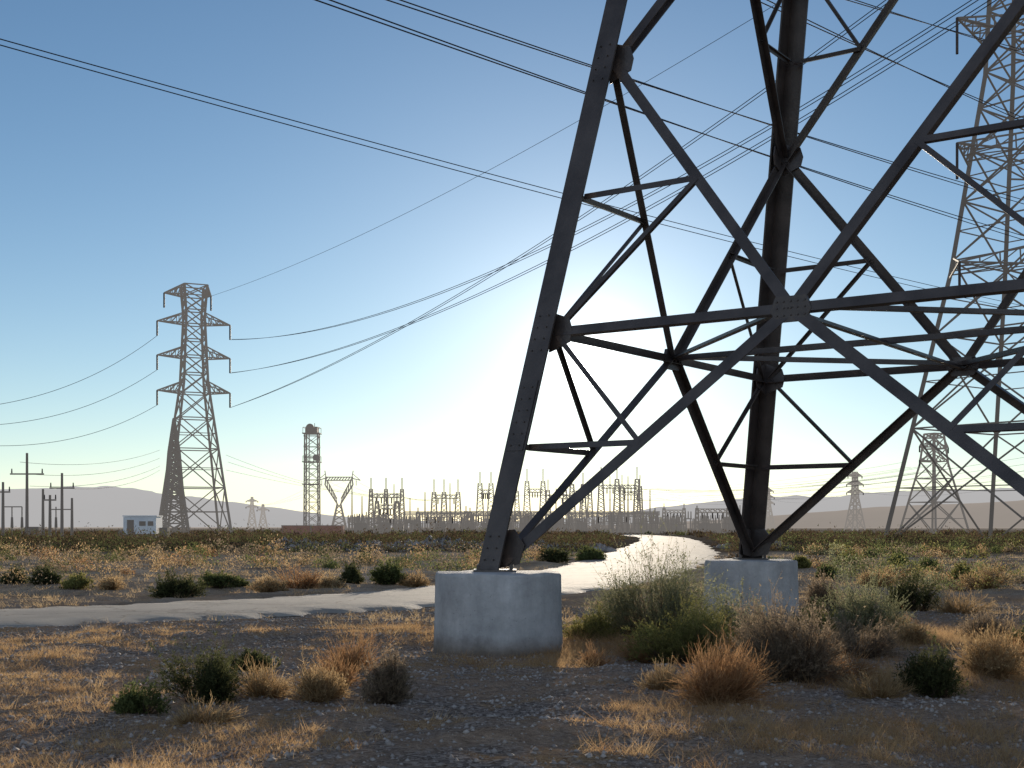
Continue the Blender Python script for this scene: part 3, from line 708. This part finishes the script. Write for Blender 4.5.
scrub('desert_scrub',1000,82,114,(715,1200),['dark','brown','brown','brown','green'],55,1.8,thr=.15,hr=(.28,.2))
scrub('desert_scrub',2200,114,330,(-200,1250),['brown','dark','brown','brown'],40,2.0,thr=.15,hr=(.22,.18))
def grass(name,n,d0,d1,lp,hmin,hmax,thr,blades,w,cols):
    u=rng.random(n); d=np.sqrt(d0**2+(d1**2-d0**2)*u); px=rng.uniform(lp[0],lp[1],n); x=(px-512)/F*d
    rd=road_dist(x,d); dens=vnoise(x/1.9,d/1.9,31)*.5+vnoise(x/.6,d/.6,32)*.3+vnoise(x/.22,d/.22,33)*.2
    ok=(rd>RW+.25)&(dens>thr+.03*rng.normal(size=n))
    for fx,fy in foot: ok&=np.hypot(x-fx,d-fy)>.86
    x=x[ok];d=d[ok];z=height(x,d); m=len(x); idx=np.repeat(np.arange(m),blades); k=len(idx)
    r=.045*np.sqrt(d[idx]/12); bxx=x[idx]+rng.normal(size=k)*r; by=d[idx]+rng.normal(size=k)*r
    th=hmin+(hmax-hmin)*rng.random(m)**2.2; hh=th[idx]*(.4+.8*rng.random(k))
    lean=rng.normal(size=(k,2))*hh[:,None]*.8
    P=np.stack([bxx,by,z[idx]-.01],-1); T_=P+np.stack([lean[:,0],lean[:,1],hh],-1)
    ww=(w*np.maximum(1,d[idx]/13))[:,None]; a=rng.random(k)*np.pi; s=np.stack([np.cos(a),np.sin(a)*.4,0*a],-1)*ww
    V=np.stack([P-s,P+s,T_],1).reshape(-1,3)
    ca,cb=[np.array(c) for c in cols]; tc=rng.random((m,1))*.6; c=ca+(cb-ca)*(tc[idx]+.4*rng.random((k,1)))
    np_mesh(name,V,np.arange(k*3).reshape(-1,3),M_leaf,np.repeat(c,3,axis=0))
OR=((.30,.165,.075),(.70,.49,.26))
grass('dry_grass',22000,7.5,20,(-80,1110),.015,.08,.53,11,.0022,OR)
grass('dry_grass',7000,7.5,20,(-80,1110),.04,.16,.59,22,.0022,OR)
grass('dry_grass',8000,7.5,20,(540,1110),.04,.22,.56,18,.0022,((.29,.165,.08),(.66,.46,.25)))
grass('dry_grass',11000,19,45,(-120,1150),.03,.17,.53,10,.0024,((.30,.20,.10),(.68,.51,.30)))
grass('dry_grass',6000,44,76,(-120,1150),.05,.25,.54,7,.0024,((.28,.20,.11),(.60,.45,.28)))
oct_v=np.array([[1,0,0],[-1,0,0],[0,1,0],[0,-1,0],[0,0,1],[0,0,-1]],float); oct_f=np.array([[0,2,4],[2,1,4],[1,3,4],[3,0,4],[2,0,5],[1,2,5],[3,1,5],[0,3,5]])
def stones(name,x,y,s,mat):
    z=height(x,y); n=len(x); V=oct_v[None]*(.6+.7*rng.random((n,6,1)))*(s[:,None,None])*(.6+.6*rng.random((n,1,3)))*np.array([1,1,.7])
    a=rng.random(n)*6.28; c,s_=np.cos(a)[:,None],np.sin(a)[:,None]; X_=V[...,0]*c-V[...,1]*s_; Y_=V[...,0]*s_+V[...,1]*c
    V=np.stack([X_+x[:,None],Y_+y[:,None],V[...,2]+z[:,None]+s[:,None]*.15],-1).reshape(-1,3)
    Fc=(oct_f[None]+np.arange(n)[:,None,None]*6).reshape(-1,3); np_mesh(name,V,Fc,mat)
n=48000; u=rng.random(n); d=np.sqrt(7**2+(26**2-7**2)*u); px=rng.uniform(-80,1110,n); x=(px-512)/F*d
ok=(road_dist(x,d)>RW-.1)
for fx,fy in foot: ok&=np.hypot(x-fx,d-fy)>.9
x=x[ok];d=d[ok]; stones('gravel',x,d,.007+.030*rng.random(len(x))**4,M_rock)
n=1500; x=rng.uniform(-16,6.5,n); y=88+rng.normal(size=n)*1.6; stones('riprap_rocks',x,y,.18+.34*rng.random(n),M_rock)
n=260; x=rng.uniform(15.5,19,n); y=95+rng.normal(size=n)*2.2; stones('riprap_rocks',x,y,.18+.32*rng.random(n),M_rock)
# ---------------------------------------------------------------- light
az=math.atan((590-512)/F); el=math.atan((527-366)/F)
sd=Vector((math.sin(az)*math.cos(el),math.cos(az)*math.cos(el),math.sin(el)))
sl=bpy.data.lights.new('sun','SUN'); sl.energy=5.0; sl.angle=math.radians(.53); sl.color=(1,.86,.68)
so=bpy.data.objects.new('sun',sl); so.rotation_euler=(-sd).to_track_quat('-Z','Y').to_euler(); so.location=(0,0,60); sc.collection.objects.link(so)
w=bpy.data.worlds.new('World'); sc.world=w; w.use_nodes=True; nt=w.node_tree; nt.nodes.clear()
out=N(nt,'ShaderNodeOutputWorld'); sky=N(nt,'ShaderNodeTexSky'); sky.sky_type='NISHITA'; sky.sun_disc=False
sky.sun_elevation=el; sky.sun_rotation=az; sky.altitude=800; sky.air_density=1.0; sky.dust_density=.12; sky.ozone_density=2.2
tint=N(nt,'ShaderNodeMixRGB',blend_type='MULTIPLY'); tint.inputs[0].default_value=1; tint.inputs[2].default_value=(.80,.97,1.12,1); nt.links.new(sky.outputs[0],tint.inputs[1])
bg=N(nt,'ShaderNodeBackground'); bg.inputs[1].default_value=.105; nt.links.new(tint.outputs[0],bg.inputs[0])
tc=N(nt,'ShaderNodeTexCoord'); dt=N(nt,'ShaderNodeVectorMath',operation='DOT_PRODUCT'); dt.inputs[1].default_value=sd; nt.links.new(tc.outputs['Generated'],dt.inputs[0])
mxm=N(nt,'ShaderNodeMath',operation='MAXIMUM'); mxm.inputs[1].default_value=0; nt.links.new(dt.outputs['Value'],mxm.inputs[0])
# fill light added to the sky on the side opposite the sun
inv=N(nt,'ShaderNodeMath',operation='MULTIPLY_ADD'); inv.inputs[1].default_value=-.5; inv.inputs[2].default_value=.5; nt.links.new(dt.outputs['Value'],inv.inputs[0])
# low haze layer: denser air towards the horizon
sx=N(nt,'ShaderNodeSeparateXYZ'); nt.links.new(tc.outputs['Generated'],sx.inputs[0])
ab_=N(nt,'ShaderNodeMath',operation='ABSOLUTE'); nt.links.new(sx.outputs[2],ab_.inputs[0])
hz=N(nt,'ShaderNodeMath',operation='SUBTRACT'); hz.inputs[0].default_value=1; nt.links.new(ab_.outputs[0],hz.inputs[1])
last=bg.outputs[0]
# (source, exponent, strength, colour): added fill opposite the sun, horizon haze, then the solar aureole
for src,pw,st,col in((inv,1.5,.42,(.82,.87,1,1)),(hz,10,.36,(1,.82,.78,1)),(hz,45,.10,(.85,.7,.8,1)),(hz,4,.10,(.66,.88,1,1)),(mxm,12,.05,(.9,.95,1,1)),(mxm,60,.18,(1,.97,.92,1)),(mxm,250,.35,(1,.95,.86,1)),(mxm,1500,.8,(1,.95,.86,1)),(mxm,9000,10,(1,.97,.92,1))):
    p=N(nt,'ShaderNodeMath',operation='POWER'); p.inputs[1].default_value=pw; nt.links.new(src.outputs[0],p.inputs[0])
    ml=N(nt,'ShaderNodeMath',operation='MULTIPLY'); ml.inputs[1].default_value=st; nt.links.new(p.outputs[0],ml.inputs[0])
    b=N(nt,'ShaderNodeBackground'); b.inputs[0].default_value=col; nt.links.new(ml.outputs[0],b.inputs[1])
    ad=N(nt,'ShaderNodeAddShader'); nt.links.new(last,ad.inputs[0]); nt.links.new(b.outputs[0],ad.inputs[1]); last=ad.outputs[0]
nt.links.new(last,out.inputs[0])
sc.view_settings.view_transform='Standard'; sc.view_settings.look='None'; sc.view_settings.exposure=0
# ---------------------------------------------------------------- camera
cam=bpy.data.cameras.new('camera'); cam.sensor_width=36; cam.lens=36*F/1024; cam.shift_y=(527-384)/1024; cam.clip_end=30000; cam.clip_start=.1
co=bpy.data.objects.new('camera',cam); co.location=(0,0,CH); co.rotation_euler=(math.radians(90),0,0); sc.collection.objects.link(co); sc.camera=co
print('faces',sum(len(o.data.polygons) for o in bpy.data.objects if o.type=='MESH'))
